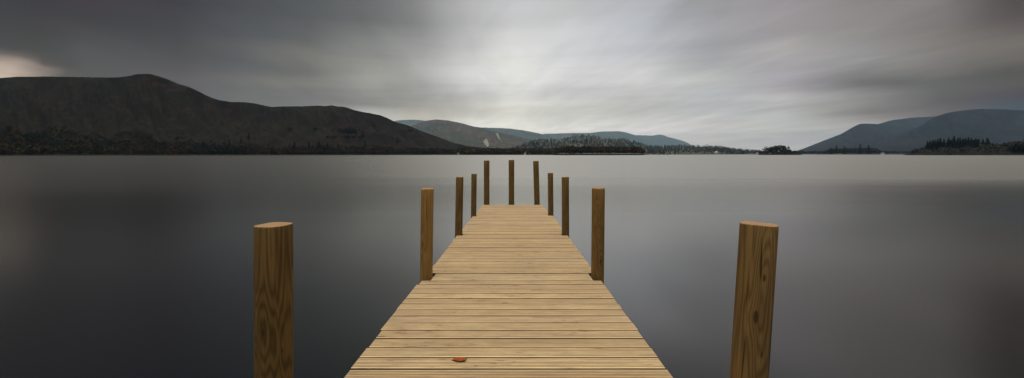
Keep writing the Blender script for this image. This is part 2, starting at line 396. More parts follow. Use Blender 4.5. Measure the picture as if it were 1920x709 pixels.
class Hill:
    def __init__(s, prof, R, F, mat, nx=400, nt=60, g=0.9, rough=.35, gully=1.0, seed=0, label=None, fine=0.4):
        px0, px1 = prof[0][0], prof[-1][0]
        s.px = np.linspace(px0, px1, nx)
        P = np.array(prof, float)
        yy = np.interp(s.px, P[:, 0], P[:, 1])
        kz = np.hanning(9)[1:-1]; kz /= kz.sum()                       # round the joints of the outline a little
        yp = np.pad(yy, 3, mode='edge'); yy = np.convolve(yp, kz, 'valid')
        yy = yy - fbm(s.px / 7.0 + seed, s.px * 0 + 1.7, 3) * fine * 2
        Rr = np.interp(s.px, *zip(*R)) if isinstance(R, list) else np.full(nx, float(R))
        Ff = F(s.px) if callable(F) else (np.interp(s.px, *zip(*F)) if isinstance(F, list) else np.full(nx, float(F)))
        s.t = np.linspace(0, 1, nt)
        T, PX = np.meshgrid(s.t, s.px, indexing='ij')
        Y = Ff[None] + (Rr - Ff)[None] * T
        E = (HY - yy)[None] / FPX
        n1 = fbm(PX / (46 / gully) + seed * 3.1 + T * 1.3, T * 2.2 + seed, 5)
        n2 = np.abs(fbm(PX / (20 / gully) + seed + T * 2.0, T * 1.2 + 9 + seed, 4)) * 2
        win = np.clip(T * (1 - T) * 4, 0, 1) ** .7
        G = np.clip(T, 0, 1) ** g * (1 + rough * (n1 * 1.6 - n2 * .5) * win * (1 - .3 * T))
        G = np.minimum(G, 0.985 * T ** .05 + .015) * 1.0
        G[-1] = 1
        Z = E * Y * G + CAMZ * G - (1 - T) ** 8 * 1.0
        s.Y, s.Z, s.PX = Y, Z, PX
        rows = [np.stack([sx(PX, Y), Y, Z], -1)]
        back = []
        for j, (dyy, dzz) in enumerate(((.02, .96), (.05, .75), (.1, .3), (.15, -.02))):
            yb = Rr * (1 + dyy); back.append(np.stack([sx(s.px, yb), yb, Z[-1] * dzz], -1))
        V_ = np.concatenate([rows[0].reshape(-1, 3), np.concatenate(back)], 0)
        me = mesh_from('hills', V_, grid_faces(nt + 4, nx), mat, True)
        s.o = tag(link('hills', me), label, kind='structure')
    def at(s, px, t):
        i = np.clip(np.searchsorted(s.px, px) - 1, 0, len(s.px) - 2); j = min(int(t * (len(s.t) - 1)), len(s.t) - 2)
        a = (px - s.px[i]) / (s.px[i + 1] - s.px[i]); b_ = t * (len(s.t) - 1) - j
        f = lambda A: (A[j, i] * (1 - a) + A[j, i + 1] * a) * (1 - b_) + (A[j + 1, i] * (1 - a) + A[j + 1, i + 1] * a) * b_
        Y, Z = f(s.Y), f(s.Z)
        return np.array([sx(px, Y), Y, Z])
    def find(s, px, py):
        """ground point seen at a bearing and height angle"""
        best = None
        for t in s.t:
            q = s.at(px, min(t, .999)); v = HY - (q[2] - CAMZ) / q[1] * FPX
            if v <= py: return q
            best = q
        return best

left_prof = [(-700, 190), (-450, 165), (-250, 150), (-100, 152), (0, 146.5), (30, 144), (84, 143.6), (140, 144.3), (183, 145.3), (223, 145.3), (242, 142.4),
             (257, 139), (282, 138.7), (310, 147), (332, 156.5), (357, 164), (372, 171), (391, 181), (410, 187.5), (434, 191.3), (459, 191.5),
             (480, 194.5), (510, 200.8), (525, 199.6), (565, 199.5), (595, 198), (614, 199.3), (619, 197.3), (624, 197.6), (629, 199.4), (645, 200), (662, 206),
             (680, 210), (712, 215.5), (724, 220.5), (742, 229), (767, 235.5), (785, 244), (805, 251), (825, 258), (850, 268), (890, 276), (930, 283), (975, 289)]
H_left = Hill(left_prof, [(-700, 850), (300, 1050), (600, 1350), (975, 1750)], lambda p: shore(p) + 10, M_fell, 760, 110, 1.05, .75, 1.0, 2,
              'long dark heather-brown fell rising above the left shore', .5)
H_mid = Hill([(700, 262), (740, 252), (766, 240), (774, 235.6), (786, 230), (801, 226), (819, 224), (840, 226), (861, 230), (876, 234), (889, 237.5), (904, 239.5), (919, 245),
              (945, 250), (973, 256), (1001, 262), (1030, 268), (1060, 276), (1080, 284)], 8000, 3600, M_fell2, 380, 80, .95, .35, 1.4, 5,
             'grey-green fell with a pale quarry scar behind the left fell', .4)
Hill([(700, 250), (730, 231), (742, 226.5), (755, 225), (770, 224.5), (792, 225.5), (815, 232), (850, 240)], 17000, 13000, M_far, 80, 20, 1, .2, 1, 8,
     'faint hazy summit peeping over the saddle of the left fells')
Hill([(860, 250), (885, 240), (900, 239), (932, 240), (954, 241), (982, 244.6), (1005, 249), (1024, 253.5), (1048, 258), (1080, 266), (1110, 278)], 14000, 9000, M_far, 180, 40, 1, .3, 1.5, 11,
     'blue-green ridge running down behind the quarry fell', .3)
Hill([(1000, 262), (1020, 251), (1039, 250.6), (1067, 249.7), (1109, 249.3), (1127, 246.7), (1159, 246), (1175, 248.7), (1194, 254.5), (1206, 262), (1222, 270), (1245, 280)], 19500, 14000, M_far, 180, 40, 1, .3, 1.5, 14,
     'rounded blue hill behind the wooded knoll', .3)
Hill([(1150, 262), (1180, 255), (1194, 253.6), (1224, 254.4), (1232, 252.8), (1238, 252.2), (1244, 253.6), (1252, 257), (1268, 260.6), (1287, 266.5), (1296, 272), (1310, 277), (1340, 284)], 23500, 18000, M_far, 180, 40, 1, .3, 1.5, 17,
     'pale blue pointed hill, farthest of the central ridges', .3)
H_knoll = Hill([(930, 286), (960, 280), (977, 275), (992, 268), (1010, 263.5), (1039, 264), (1057, 262), (1076, 256), (1090, 254.5), (1104, 254.5), (1117, 256.5), (1131, 260.5),
                (1171, 261.5), (1183, 266), (1198, 270), (1218, 275), (1245, 277), (1260, 275), (1278, 275), (1317, 276), (1353, 277), (1377, 281), (1396, 283), (1425, 286), (1450, 288.5)],
               [(930, 4200), (1200, 4800), (1450, 4600)], lambda p: np.maximum(shore(p), 1000) + 15, M_far, 420, 60, .9, .25, 1.5, 20,
               'low wooded knoll above the middle of the far shore')
H_sk1 = Hill([(1470, 288), (1490, 284), (1506, 279), (1530, 269.4), (1552, 261), (1576, 251.8), (1595, 241), (1606, 235), (1614, 232), (1625, 231.8), (1644, 232.8), (1679, 235.5), (1706, 237.4),
              (1760, 245), (1850, 262), (1920, 275), (2000, 284)], 6500, 3200, M_dark, 340, 60, 1, .3, 1.2, 23,
             'blue-grey shoulder with a blunt corner above the right shore', .3)
Hill([(1600, 250), (1630, 238), (1646, 233), (1671, 225.5), (1711, 220.6), (1760, 218), (1800, 217), (1900, 224), (2000, 235)], 7500, 5500, M_dark, 200, 40, 1, .25, 1.2, 26,
     'pale flat ridge behind the right-hand mountain', .3)
Hill([(1640, 268), (1690, 252), (1725, 236.5), (1741, 226), (1760, 216.6), (1779, 211), (1806, 207), (1844, 204), (1887, 205.5), (1920, 207), (2000, 205), (2150, 200), (2300, 215), (2500, 240), (2700, 270)], 4500, 2800, M_dark, 360, 60, 1, .3, 1.2, 29,
     'broad dark blue mountain on the right with its top at the cloud', .3)
H_head = Hill([(1696, 290), (1704, 288), (1711, 283.5), (1722, 279), (1733, 276.5), (1745, 274), (1780, 270), (1830, 268), (1866, 269.5), (1877, 271), (1898, 266), (1925, 265), (1980, 262), (2100, 262), (2300, 270), (2500, 285)],
              850, lambda p: np.interp(p, [1696, 1712, 1930, 2500], [800, 705, 650, 600]), M_head, 300, 40, .55, .25, 3, 33,
              'dark scrubby headland on the right shore', .5)

def patch(hill, outline, mat, name, label, off=2.5, n=14):
    """a sheet lying on a hillside, inside an outline"""
    P = np.array(outline, float)
    x0, x1 = P[:, 0].min(), P[:, 0].max(); vs_, fs = [], []
    for i in range(n + 1):
        px = x0 + (x1 - x0) * i / n
        ys = []
        for a, b_ in zip(P, np.roll(P, -1, 0)):
            if (a[0] - px) * (b_[0] - px) <= 0 and a[0] != b_[0]: ys.append(a[1] + (b_[1] - a[1]) * (px - a[0]) / (b_[0] - a[0]))
        lo, hi = max(ys), min(ys)
        for j in range(n + 1):
            py = lo + (hi - lo) * j / n
            q = hill.find(px, py); vs_.append(q + np.array([0, -off * 1.5, off]))
    for i in range(n):
        for j in range(n):
            a = i * (n + 1) + j; fs.append((a, a + n + 1, a + n + 2, a + 1))
    return tag(link(name, mesh_from(name, vs_, fs, mat, True)), label, kind='structure')
patch(H_mid, [(909, 263), (911.5, 260), (915, 266), (917, 273), (914, 277), (909, 271), (906, 267)], M_scree, 'quarry_scar', 'pale quarry scar on the grey-green fell')
patch(H_mid, [(929, 250), (934, 251), (935, 254), (938, 262), (936, 262), (932, 256)], M_scree, 'scree_patch', 'narrow pale scree run above the quarry scar', n=8)

# ------------------------------------------------------------------ trees
RUST, OLIVE, DARKG, BROWN, GOLD, GREY = (.060, .026, .012), (.028, .030, .014), (.008, .015, .013), (.034, .023, .015), (.085, .055, .016), (.038, .031, .026)
def leaf_tris(c, size, rr):
    n_ = len(c)
    a = rr.normal(size=(n_, 3)); b_ = rr.normal(size=(n_, 3))
    a /= np.linalg.norm(a, axis=1)[:, None]; b_ -= (a * b_).sum(1)[:, None] * a; b_ /= np.linalg.norm(b_, axis=1)[:, None]
    sz_ = size * (.6 + .8 * rr.rand(n_, 1))
    V_ = np.stack([c - a * sz_, c + a * sz_, c + b_ * sz_ * 1.3], 1).reshape(-1, 3)
    return V_, np.arange(n_ * 3).reshape(-1, 3)
def broad_crown(h, r, n_, rr, flat=1.0):
    k_ = max(3, int(4 + rr.rand() * 3)); lob = []
    for i in range(k_):
        th, q = rr.rand() * 6.283, rr.rand() ** .5 * .55 * r
        lob.append((math.cos(th) * q, math.sin(th) * q, h * (.45 + .33 * rr.rand()), r * (.4 + .25 * rr.rand())))
    L = np.array(lob)[rr.randint(0, k_, n_)]
    d = rr.normal(size=(n_, 3)); d /= np.linalg.norm(d, axis=1)[:, None]; d *= (.55 + .5 * rr.rand(n_, 1))
    c = L[:, :3] + d * L[:, 3:4] * np.array([1, 1, .9 * flat])
    c[:, 2] = np.maximum(c[:, 2] * h / c[:, 2].max(), h * .08)
    return c
def conifer_crown(h, r, n_, rr):
    t = rr.rand(n_) ** 1.4
    ti = np.floor(t * 9) / 9
    rad = r * (1 - t) ** .85 * (.55 + .55 * rr.rand(n_)) * (1 - .35 * (t * 9 % 1))
    th = rr.rand(n_) * 6.283
    return np.stack([np.cos(th) * rad, np.sin(th) * rad, h * (.08 + .92 * t)], 1)
def tint(base, n_, rr, var=.35):
    k_ = (1 + var * (rr.rand(n_, 1) * 2 - 1))
    return np.array(base)[None] * k_

def woodland(spots, label, dens=34, seed=1, pale=1.0):
    """spots: (x, y, z, height, kind, colour). One mass of many trees."""
    rr = np.random.RandomState(seed); VV, CC = [], []
    for (x, y, z, h, kd, c) in spots:
        n_ = dens
        if kd == 'c': cc = conifer_crown(h, h * .2, n_, rr); s_ = h * .085
        else: cc = broad_crown(h, h * .42, n_, rr); s_ = h * .10
        V_, _ = leaf_tris(cc, s_, rr)
        VV.append(V_ + np.array([x, y, z - .3]))
        cl = tint(np.array(c) * pale, n_, rr, .4 / pale ** 1.5); CC.append(np.concatenate([cl, np.ones((n_, 1))], 1))
        # trunk sliver
    V_ = np.concatenate(VV); C_ = np.concatenate(CC)
    me = mesh_from('woodland', V_, np.arange(len(V_)).reshape(-1, 3), M_leaf, False, {'tint': ('FACE', 'FLOAT_COLOR', C_)})
    tag(link('woodland', me), label, 'woodland', kind='stuff')
def pick(rr, w_):
    names = [DARKG, OLIVE, BROWN, RUST, GREY, GOLD]
    return names[rr.choice(6, p=np.array(w_) / sum(w_))]

rr = np.random.RandomState(3)
S = []
for i in range(5200):                                                    # foot of the left fell
    px = rr.uniform(-120, 905)
    tmax = np.interp(px, [-120, 200, 480, 560, 800, 870, 905], [.36, .33, .24, .15, .22, .45, .7])
    t = rr.rand() ** 1.25 * tmax
    if t > tmax * .55 and fbm(np.array([px / 30]), np.array([t * 14]))[0] < -.02: continue
    q = H_left.at(px, t)
    near_con = fbm(np.array([px / 40 + 9]), np.array([t * 6 + 4]))[0] > .10
    S.append((*q, rr.uniform(6, 10) * (1 - .25 * t / tmax), 'c' if near_con and rr.rand() < .6 else 'b', DARKG if near_con and rr.rand() < .6 else pick(rr, [2, 4, 6, 1, 4, .7])))
for i in range(90):                                                      # dark clump high on the slope
    px = rr.normal(655, 11); py = 249 + rr.normal(0, 1.5) + (px - 655) * .05
    S.append((*H_left.find(px, py), rr.uniform(7, 11), 'c', DARKG))
for a, b_, y0, y1, n_ in ((612, 630, 262, 262.5, 16), (640, 684, 262, 261.5, 34), (676, 684, 257, 260, 8), (766, 774, 248, 249, 10), (538, 546, 246, 247, 8), (590, 594, 247, 248, 5)):
    for i in range(n_):
        px = rr.uniform(a, b_); S.append((*H_left.find(px, rr.uniform(y0, y1)), rr.uniform(6, 9), 'b', DARKG))
woodland(S, 'autumn woodland along the foot of the left fell', 40, 11, .8)
S = []
for i in range(1500):                                                    # low spit of trees left of centre
    px = rr.uniform(860, 1045); Y = shore(px) + 8 + rr.rand() ** 1.5 * 260
    top = np.interp(px, [860, 890, 905, 975, 1045], [269, 272, 276, 276, 272])
    h = rr.uniform(9, 14); z = 1.0 + (Y - shore(px)) * np.interp(px, [860, 930, 1045], [.035, .012, .012])
    S.append((sx(px, Y), Y, z, h, 'c' if rr.rand() < .18 else 'b', pick(rr, [4, 3, 6, 1, 5, .5])))
woodland(S, 'mixed wood on the low shore left of the centre', 40, 12, 1.5)
S = []
for i in range(650):                                                     # darker front promontory
    px = rr.uniform(1040, 1208); Y = shore(px) + 6 + rr.rand() * 90
    h = rr.uniform(11, 15.5) * np.interp(px, [1040, 1060, 1195, 1208], [.7, 1, .95, .6])
    S.append((sx(px, Y), Y, .8, h, 'b', pick(rr, [2, 2, 6, 2.5, 2, 0])))
woodland(S, 'russet wood on the dark promontory in front of the knoll', 60, 13)
S = []
for i in range(3400):                                                    # wooded knoll
    px = rr.uniform(950, 1440); t = rr.rand() ** .8
    q = H_knoll.at(px, min(t, .995))
    con = fbm(np.array([px / 22 + 2]), np.array([t * 5 + 8]))[0] > .02
    S.append((*q, rr.uniform(11, 18) * (1.1 if con else .85) * (.8 + .7 * t), 'c' if con else 'b', DARKG if con and rr.rand() < .75 else pick(rr, [3, 4, 5, 1.2, 5, .4])))
woodland(S, 'mixed wood covering the low knoll', 48, 14, 2.3)
S = []
for i in range(900):                                                     # far flat shore, right of centre
    px = rr.uniform(1415, 1720); Y = rr.uniform(2150, 2500)
    S.append((sx(px, Y), Y, 2, rr.uniform(9, 16) * np.interp(px, [1415, 1430, 1500, 1560, 1720], [.8, 1, 1, 1, 1.1]), 'b', pick(rr, [3, 4, 5, 0, 5, 0])))
for i in range(620):                                                     # lodge wood
    px = rr.uniform(1546, 1652); Y = rr.uniform(1662, 1760)
    h = np.interp(px, [1546, 1560, 1600, 1640, 1654], [13, 20, 22, 23, 10]) * rr.uniform(.75, 1)
    S.append((sx(px, Y), Y, 1.5, h, 'b', pick(rr, [4, 3, 5, 1.5, 3, 0])))
woodland(S, 'distant wood along the flat shore below the blue mountain', 44, 15)
S = []
for i in range(1000):                                                    # scrub and canopy on the headland
    px = rr.uniform(1708, 2150); t = rr.rand() * .97
    q = H_head.at(px, t)
    S.append((*q, rr.uniform(2, 4), 'b', pick(rr, [2, 3, 4, .6, 1, 0])))
for i in range(170):
    px = rr.uniform(1738, 1836); q = H_head.at(px, rr.uniform(.45, .95))
    S.append((*q, rr.uniform(6.5, 9.5), 'c', DARKG))
for i in range(110):                                                     # nearer dark trees at the right edge
    px = 1896 + abs(rr.normal(0, 60)); Y = rr.uniform(662, 700)
    S.append((sx(px, Y), Y, 2, rr.uniform(11, 16) * np.interp(px, [1896, 1915], [.75, 1]), 'b', pick(rr, [6, 2, 1, 0, 0, 0])))
woodland(S, 'dark scrub and pine canopy on the right headland', 60, 16, .5)

# individual trees: trunk + crown
def trunk_mesh(h, r):
    vs_, fs = [], []
    for j, (z, q) in enumerate(((-1, 1.2), (0, 1.0), (.5, .7), (.92, .2))):
        for i in range(7):
            a = i / 7 * 6.283; vs_.append((math.cos(a) * r * q + .15 * z, math.sin(a) * r * q, z * h if z > 0 else z))
    for j in range(3):
        for i in range(7): fs.append((j * 7 + i, j * 7 + (i + 1) % 7, j * 7 + 7 + (i + 1) % 7, j * 7 + 7 + i))
    return vs_, fs
protos = {}
def proto(kind, h, r, n_, c, seed, flat=1.0, size=.05):
    r_ = np.random.RandomState(seed)
    cc = conifer_crown(h, r, n_, r_) if kind == 'c' else broad_crown(h, r, n_, r_, flat)
    V_, F_ = leaf_tris(cc, h * size, r_)
    C_ = np.concatenate([tint(c, n_, r_, .4), np.ones((n_, 1))], 1)
    cm = mesh_from('crown', V_, F_, M_leaf, False, {'tint': ('FACE', 'FLOAT_COLOR', C_)})
    tv, tf = trunk_mesh(h, h * .018)
    return cm, mesh_from('trunk', tv, tf, M_trunk, True)
CON = [proto('c', 1.0, .21, 420, DARKG, 50 + i, size=.045) for i in range(4)]
CONN = [proto('c', 1.0, .13, 300, DARKG, 70 + i, size=.040) for i in range(2)]
BRD = [proto('b', 1.0, .42, 420, c, 60 + i, size=.05) for i, c in enumerate([(.020, .022, .014), (.028, .022, .014), (.016, .022, .014)])]
FLT = [proto('b', 1.0, .60, 260, (.016, .020, .014), 80, .35, .05)]
THN = [proto('b', 1.0, .22, 60, (.03, .03, .02), 81, .8, .05)]
def tree(protoset, k_, loc, h, name, label, group, wide=1.0, rz=0.0):
    cm, tm = protoset[k_ % len(protoset)]
    o = empty(name, loc); o.scale = (h * wide, h * wide, h); o.rotation_euler.z = rz
    tag(o, label, 'tree', group)
    link('trunk', tm, o); link('crown', cm, o)
    return o
GF = 'tall conifers at the foot of the left fell'
for i, (px, yt, yb) in enumerate([(541.5, 273, 284), (552, 266, 284.5), (579, 266, 282), (598, 264, 283), (606.5, 272, 283), (614, 268, 281), (634, 269.5, 286),
                                  (466, 250, 262), (452, 258, 270), (430, 262, 275), (180, 257, 276), (172, 259, 277), (62, 258, 273), (82, 260, 275), (685, 263, 275), (745, 259, 270)]):
    q = H_left.find(px, yb); h = (yb - yt) / FPX * q[1]
    lab = 'dark pointed conifer above the shore at the foot of the left fell'
    if px == 634: lab = 'broad dark conifer standing alone, rightmost of the shore row under the left fell'
    tree(CON, i, q, h, 'conifer_tree', lab, GF if px != 634 else None, rz=i * 1.3)
GK = 'conifers breaking the skyline of the low knoll'
for i, (px, h) in enumerate([(1246, 21), (1236, 15), (1262, 14), (1278, 13), (1287, 14), (1309, 20), (1302, 14), (1342, 15), (1349, 15), (1362, 12), (1367, 12), (1377, 13), (1386, 12), (1090, 14), (1103, 14), (1116, 13), (1040, 14), (1021, 14), (1193, 14), (1064, 12)]):
    q = H_knoll.at(px, .93)
    tree(CON, i, q, h * 1.55 + 2, 'conifer_tree', 'conifer sticking up above the treetops of the low knoll', GK, rz=i)
q = H_knoll.at(1326, .95); tree(THN, 0, q, 36, 'bare_tree', 'thin lone treetop standing above the right end of the knoll', None)
GH = 'pines crowning the right headland'
for i, px in enumerate([1739, 1744, 1749, 1753, 1758, 1763, 1770, 1779, 1783, 1789, 1796, 1800, 1806, 1811, 1816, 1821, 1826]):
    top = [265, 264, 263, 262, 261, 259, 261, 259, 262, 255.5, 259, 258, 260, 259, 258, 259, 262][i]
    q = H_head.at(px, .80); h = (HY - top) / FPX * q[1] + CAMZ - q[2]
    tree(CON, i, q, h, 'pine_tree', 'tallest pine on the right headland, spire above its neighbours' if px == 1789 else 'dark pine in the clump on top of the right headland', None if px == 1789 else GH, 1.25, i * .9)
for i, (px, top, wd) in enumerate([(1843, 261, 1.5), (1851.5, 259.3, 1.9), (1862, 267, 1.3)]):
    q = H_head.at(px, .82); h = (HY - top) / FPX * q[1] + CAMZ - q[2]
    tree(CON, i, q, h, 'pine_tree', ['broad pine left of the pair right of the headland clump', 'widest pine on the headland, right of the main clump', 'small low pine at the right end of the headland pines'][i], None, wd, i)
for i, (px, top, st_) in enumerate([(1568.5, 272.5, CONN), (1583, 273, CONN), (1613, 270, CONN), (1628.5, 271.5, CON), (1558, 277, CON)]):
    Y = 1660; h = (HY - top) / FPX * Y
    tree(st_, i, (sx(px, Y), Y, 1), h, 'conifer_tree',
         ['thin spire conifer, left one above the lodge wood', 'blunt dark conifer right of the thin spire in the lodge wood', 'tallest spire above the lodge wood', 'broad triangular conifer at the right of the lodge wood', 'low conifer at the left end of the lodge wood'][i], None, 1.2, i)
# the islet
YI = 1000
V, n_ = [], 60
for r_, z_ in ((1.0, -.8), (.99, .15), (.93, 1.2), (.6, 3.2), (0.0, 4.0)):
    for i in range(n_):
        a = i / n_ * 6.283; k_ = 1 + .06 * math.sin(5 * a + 1) + .03 * math.sin(11 * a)
        V.append((sx(1462, YI) + math.cos(a) * 47.5 * r_ * k_, YI + math.sin(a) * 18 * r_ * k_, z_))
F = [(j * n_ + i, j * n_ + (i + 1) % n_, (j + 1) * n_ + (i + 1) % n_, (j + 1) * n_ + i) for j in range(4) for i in range(n_)]
tag(link('island', mesh_from('island', V, F, M_head, True)), 'small islet in the lake right of centre', kind='structure')
GI = 'trees on the islet'
isl = [(1438, 275, FLT, 1.0, 'flat-topped tree leaning out at the left end of the islet'), (1443, 276, BRD, 1, None), (1449, 274.5, BRD, .9, None), (1454, 273, BRD, 1, None),
       (1459, 273.5, BRD, .9, None), (1464.5, 271.8, BRD, .95, None), (1470, 273, BRD, .8, None), (1477.5, 274, THN, 1.2, 'thin see-through tree standing apart on the islet'),
       (1480, 279.5, BRD, 1.1, None), (1446, 280, BRD, 1.3, None), (1456, 281, BRD, 1.4, None), (1466, 280, BRD, 1.4, None), (1473, 279, BRD, 1.2, None), (1435, 282, BRD, 1.2, None)]
for i, (px, top, st_, wd, lab) in enumerate(isl):
    Y = YI + [0, 5, -5, 3][i % 4]; h = (HY - top) / FPX * Y + CAMZ - 1.2
    tree(st_, i, (sx(px, Y), Y, 1.2), h, 'islet_tree', lab or 'dark round-crowned tree in the middle of the islet', None if lab else GI, wd, i * 2.1)
for i, (px, top, wd) in enumerate([(1426, 286.3, 1.6), (1431, 284.5, 1.5), (1486, 283, 1.4), (1490, 282.4, 1.5), (1494, 283.2, 1.3), (1499, 287, 1.8), (1440, 284, 1.8), (1450, 284, 1.8), (1461, 284, 1.8), (1471, 284, 1.8), (1480, 284, 1.8)]):
    Y = YI - 12 + (i % 3) * 4; h = (HY - top) / FPX * Y + CAMZ - .8
    tree(BRD, i, (sx(px, Y), Y, .8), h, 'islet_bush', 'low dark bush along the waterline of the islet', 'bushes around the islet', wd * 1.2, i * 1.1)

# ------------------------------------------------------------------ far cottages, rocks
M_white = mat_plain('limewash', (.42, .41, .38), .1, .5); M_slate = mat_plain('slate', (.16, .17, .19), .2, 1.0); M_pane = mat_plain('dark_window', (.03, .03, .035), .1, 1, .2)
def box(a, b_):
    (x0, y0, z0), (x1, y1, z1) = a, b_
    return [(x0, y0, z0), (x1, y0, z0), (x1, y1, z0), (x0, y1, z0), (x0, y0, z1), (x1, y0, z1), (x1, y1, z1), (x0, y1, z1)], \
           [(0, 3, 2, 1), (4, 5, 6, 7), (0, 1, 5, 4), (1, 2, 6, 5), (2, 3, 7, 6), (3, 0, 4, 7)]
def add(dst, vf):
    k_ = len(dst[0]); dst[0].extend(vf[0]); dst[1].extend([tuple(i + k_ for i in f) for f in vf[1]])
def cottage(px, Y, z, wd, ht, label, gable=False, roofmat=None):
    o = empty('cottage', (sx(px, Y), Y, z)); tag(o, label, 'cottage')
    hw, hd, rise = wd / 2, 3.2, wd * (.42 if gable else .16)
    w_ = ([], [])
    add(w_, box((-hw, -hd, -1), (hw, hd, ht)))
    rf = ([], [])
    if gable:
        add(w_, ([(-hw, -hd, ht), (hw, -hd, ht), (0, -hd, ht + rise), (-hw, hd, ht), (hw, hd, ht), (0, hd, ht + rise)], [(0, 1, 2), (3, 5, 4)]))
        e = .35
        add(rf, ([(-hw - e, -hd - e, ht - e * .6), (0, -hd - e, ht + rise + .15), (0, hd + e, ht + rise + .15), (-hw - e, hd + e, ht - e * .6), (hw + e, -hd - e, ht - e * .6), (hw + e, hd + e, ht - e * .6)], [(0, 1, 2, 3), (1, 4, 5, 2)]))
    else:
        add(rf, ([(-hw - .3, -hd - .4, ht - .1), (hw + .3, -hd - .4, ht - .1), (hw + .3, 0, ht + rise + 1), (-hw - .3, 0, ht + rise + 1), (hw + .3, hd + .4, ht - .1), (-hw - .3, hd + .4, ht - .1)], [(0, 1, 2, 3), (3, 2, 4, 5), (0, 3, 5), (1, 4, 2)]))
    link('wall', mesh_from('wall', w_[0], w_[1], M_white), o)
    r_ = link('roof', mesh_from('roof', rf[0], rf[1], roofmat or M_slate), o)
    c_ = box((hw * .5, -.5, ht), (hw * .5 + .9, .5, ht + rise + 2)); link('chimney', mesh_from('chimney', *c_, M_white), r_)
    for i in range(2):
        x = (-.5 + i) * wd * .5; b_ = box((x - .5, -hd - .06, ht * .45), (x + .5, -hd + .05, ht * .45 + 1.1)); link('window', mesh_from('window', *b_, M_pane), o)
    b_ = box((-.45, -hd - .06, 0), (.45, -hd + .05, 2.0)); link('door', mesh_from('door', *b_, M_slate), o)
cottage(984.5, 985, 1.2, 4.4, 2.2, 'tiny pale gabled hut on the shore straight beyond the jetty', True, M_white)
cottage(1343, 1480, 5.5, 8, 2.8, 'low white house among trees on the far shore right of the knoll', False, M_white)
cottage(1419.5, 2080, 3, 7, 3.0, 'small white house at the waterline just left of the islet', False, M_white)
cottage(1654.5, 1640, 1.3, 11, 2.6, 'long low white boathouse at the right end of the lodge wood', False)
patch_v = []
def meadow(px0, px1, Y, d, z0, z1, label):
    V_ = [(sx(px0, Y), Y, z0), (sx(px1, Y), Y, z0), (sx(px1 - .5, Y + d), Y + d, z1), (sx(px0 + .5, Y + d), Y + d, z1)]
    Vb = [(x, y + 1, -1.2) for x, y, z in V_]
    tag(link('meadow', mesh_from('meadow', V_ + Vb, [(0, 1, 2, 3), (4, 5, 1, 0), (5, 6, 2, 1), (6, 7, 3, 2), (7, 4, 0, 3)], M_grass)), label, kind='structure')
meadow(857, 862, 968, 14, .9, 5.2, 'little bright green bank at the shore under the left fell')
meadow(1565, 1579, 1644, 16, 1.2, 4.2, 'small green lawn at the waterline of the lodge wood')
rk = random.Random(4)
for i, (px, wd) in enumerate([(1224.5, .8), (1235, 3.0), (1240.6, 1.0), (1244.5, 3.2), (1252.5, 4.0)]):
    Y = 1180; wm = wd / FPX * Y; V = []; n_ = 12
    for r_, z_ in ((1.1, -.4), (1, .1), (.7, .55), (.0, .8)):
        for j in range(n_):
            a = j / n_ * 6.283; V.append((math.cos(a) * wm / 2 * r_ * rk.uniform(.8, 1.1), math.sin(a) * 1.2 * r_, z_ * rk.uniform(.8, 1.2)))
    F = [(p * n_ + j, p * n_ + (j + 1) % n_, (p + 1) * n_ + (j + 1) % n_, (p + 1) * n_ + j) for p in range(3) for j in range(n_)]
    lab = 'longest dark rock awash, rightmost off the far wooded shore' if i == 4 else 'small dark rock awash off the far wooded shore'
    tag(link('rock', mesh_from('rock', V, F, M_head, True), loc=(sx(px, Y), Y, 0)), lab, 'rock', 'rocks awash off the far shore')

# ------------------------------------------------------------------ the jetty
H0, SLOPE, DRIFT = 1.153, 19 / FPX, 5 / FPX
def deck_z(v): return CAMZ - H0 - SLOPE * v
J0 = Vector((0, 0, deck_z(0)))
def P(u, v, wz=0.0): return (u + DRIFT * v, v, -SLOPE * v + wz)          # relative to the jetty's root
jetty = tag(empty('jetty', J0), 'long pale timber jetty with brown round posts running out over the lake', 'jetty')

def vrow(y): return 984.0 / (y - 308.0)
posts = [  # u (m, across), v (m, along), radius, top z, lean dx per m, lean dy per m, chamfer, style, label
]
def add_post(xt, yt, xb, yb, v, r, cham, style, label, leany=0.0):
    zt = sz(yt, v); zb = sz(yb, v)
    X_t, X_b = sx(xt, v), sx(xb, v)
    lean = (X_t - X_b) / (zt - zb)
    posts.append(dict(v=v, r=r, zt=zt, xt=X_t, lean=lean, leany=leany, ch=cham, st=style, label=label))
VA = 1.73
add_post(513, 421, 515.5, 709, VA, .0672, .002, 'A1', 'thick nearest post on the left with dark flowing grain and pale sawn top', .010)
add_post(1423, 419.5, 1402, 709, VA, .0660, .002, 'A2', 'thick nearest post on the right, leaning, with swirling grain around knots', .010)
add_post(801.3, 353, 799.3, 520, vrow(520), .0640, .010, 'B1', 'golden brown post with bevelled top, second on the left')
add_post(1122, 352, 1120.3, 520, vrow(519), .0650, .010, 'B2', 'brown post with bevelled top and a low knot, second on the right')
add_post(862, 332, 860, 440, vrow(441), .0600, .003, 'C', 'dark brown post, third on the left')
add_post(1060, 332, 1060.3, 440, vrow(440), .0600, .003, 'C', 'dark brown post, third on the right')
add_post(889, 326, 888, 405, vrow(405), .0610, .003, 'C', 'slim dark post, fourth on the left')
add_post(1032, 324.5, 1032.8, 403, vrow(403), .0610, .003, 'C', 'slim dark post, fourth on the right')
VE = vrow(384) + .13
add_post(912.5, 301, 912.5, 384, VE, .0800, .004, 'C', 'tall end post, left of the three across the far end')
add_post(959, 300, 959, 384, VE, .0800, .004, 'C', 'tall end post, middle of the three across the far end')
add_post(1004.7, 302, 1007, 384, VE, .0800, .004, 'C', 'tall end post, right of the three across the far end')

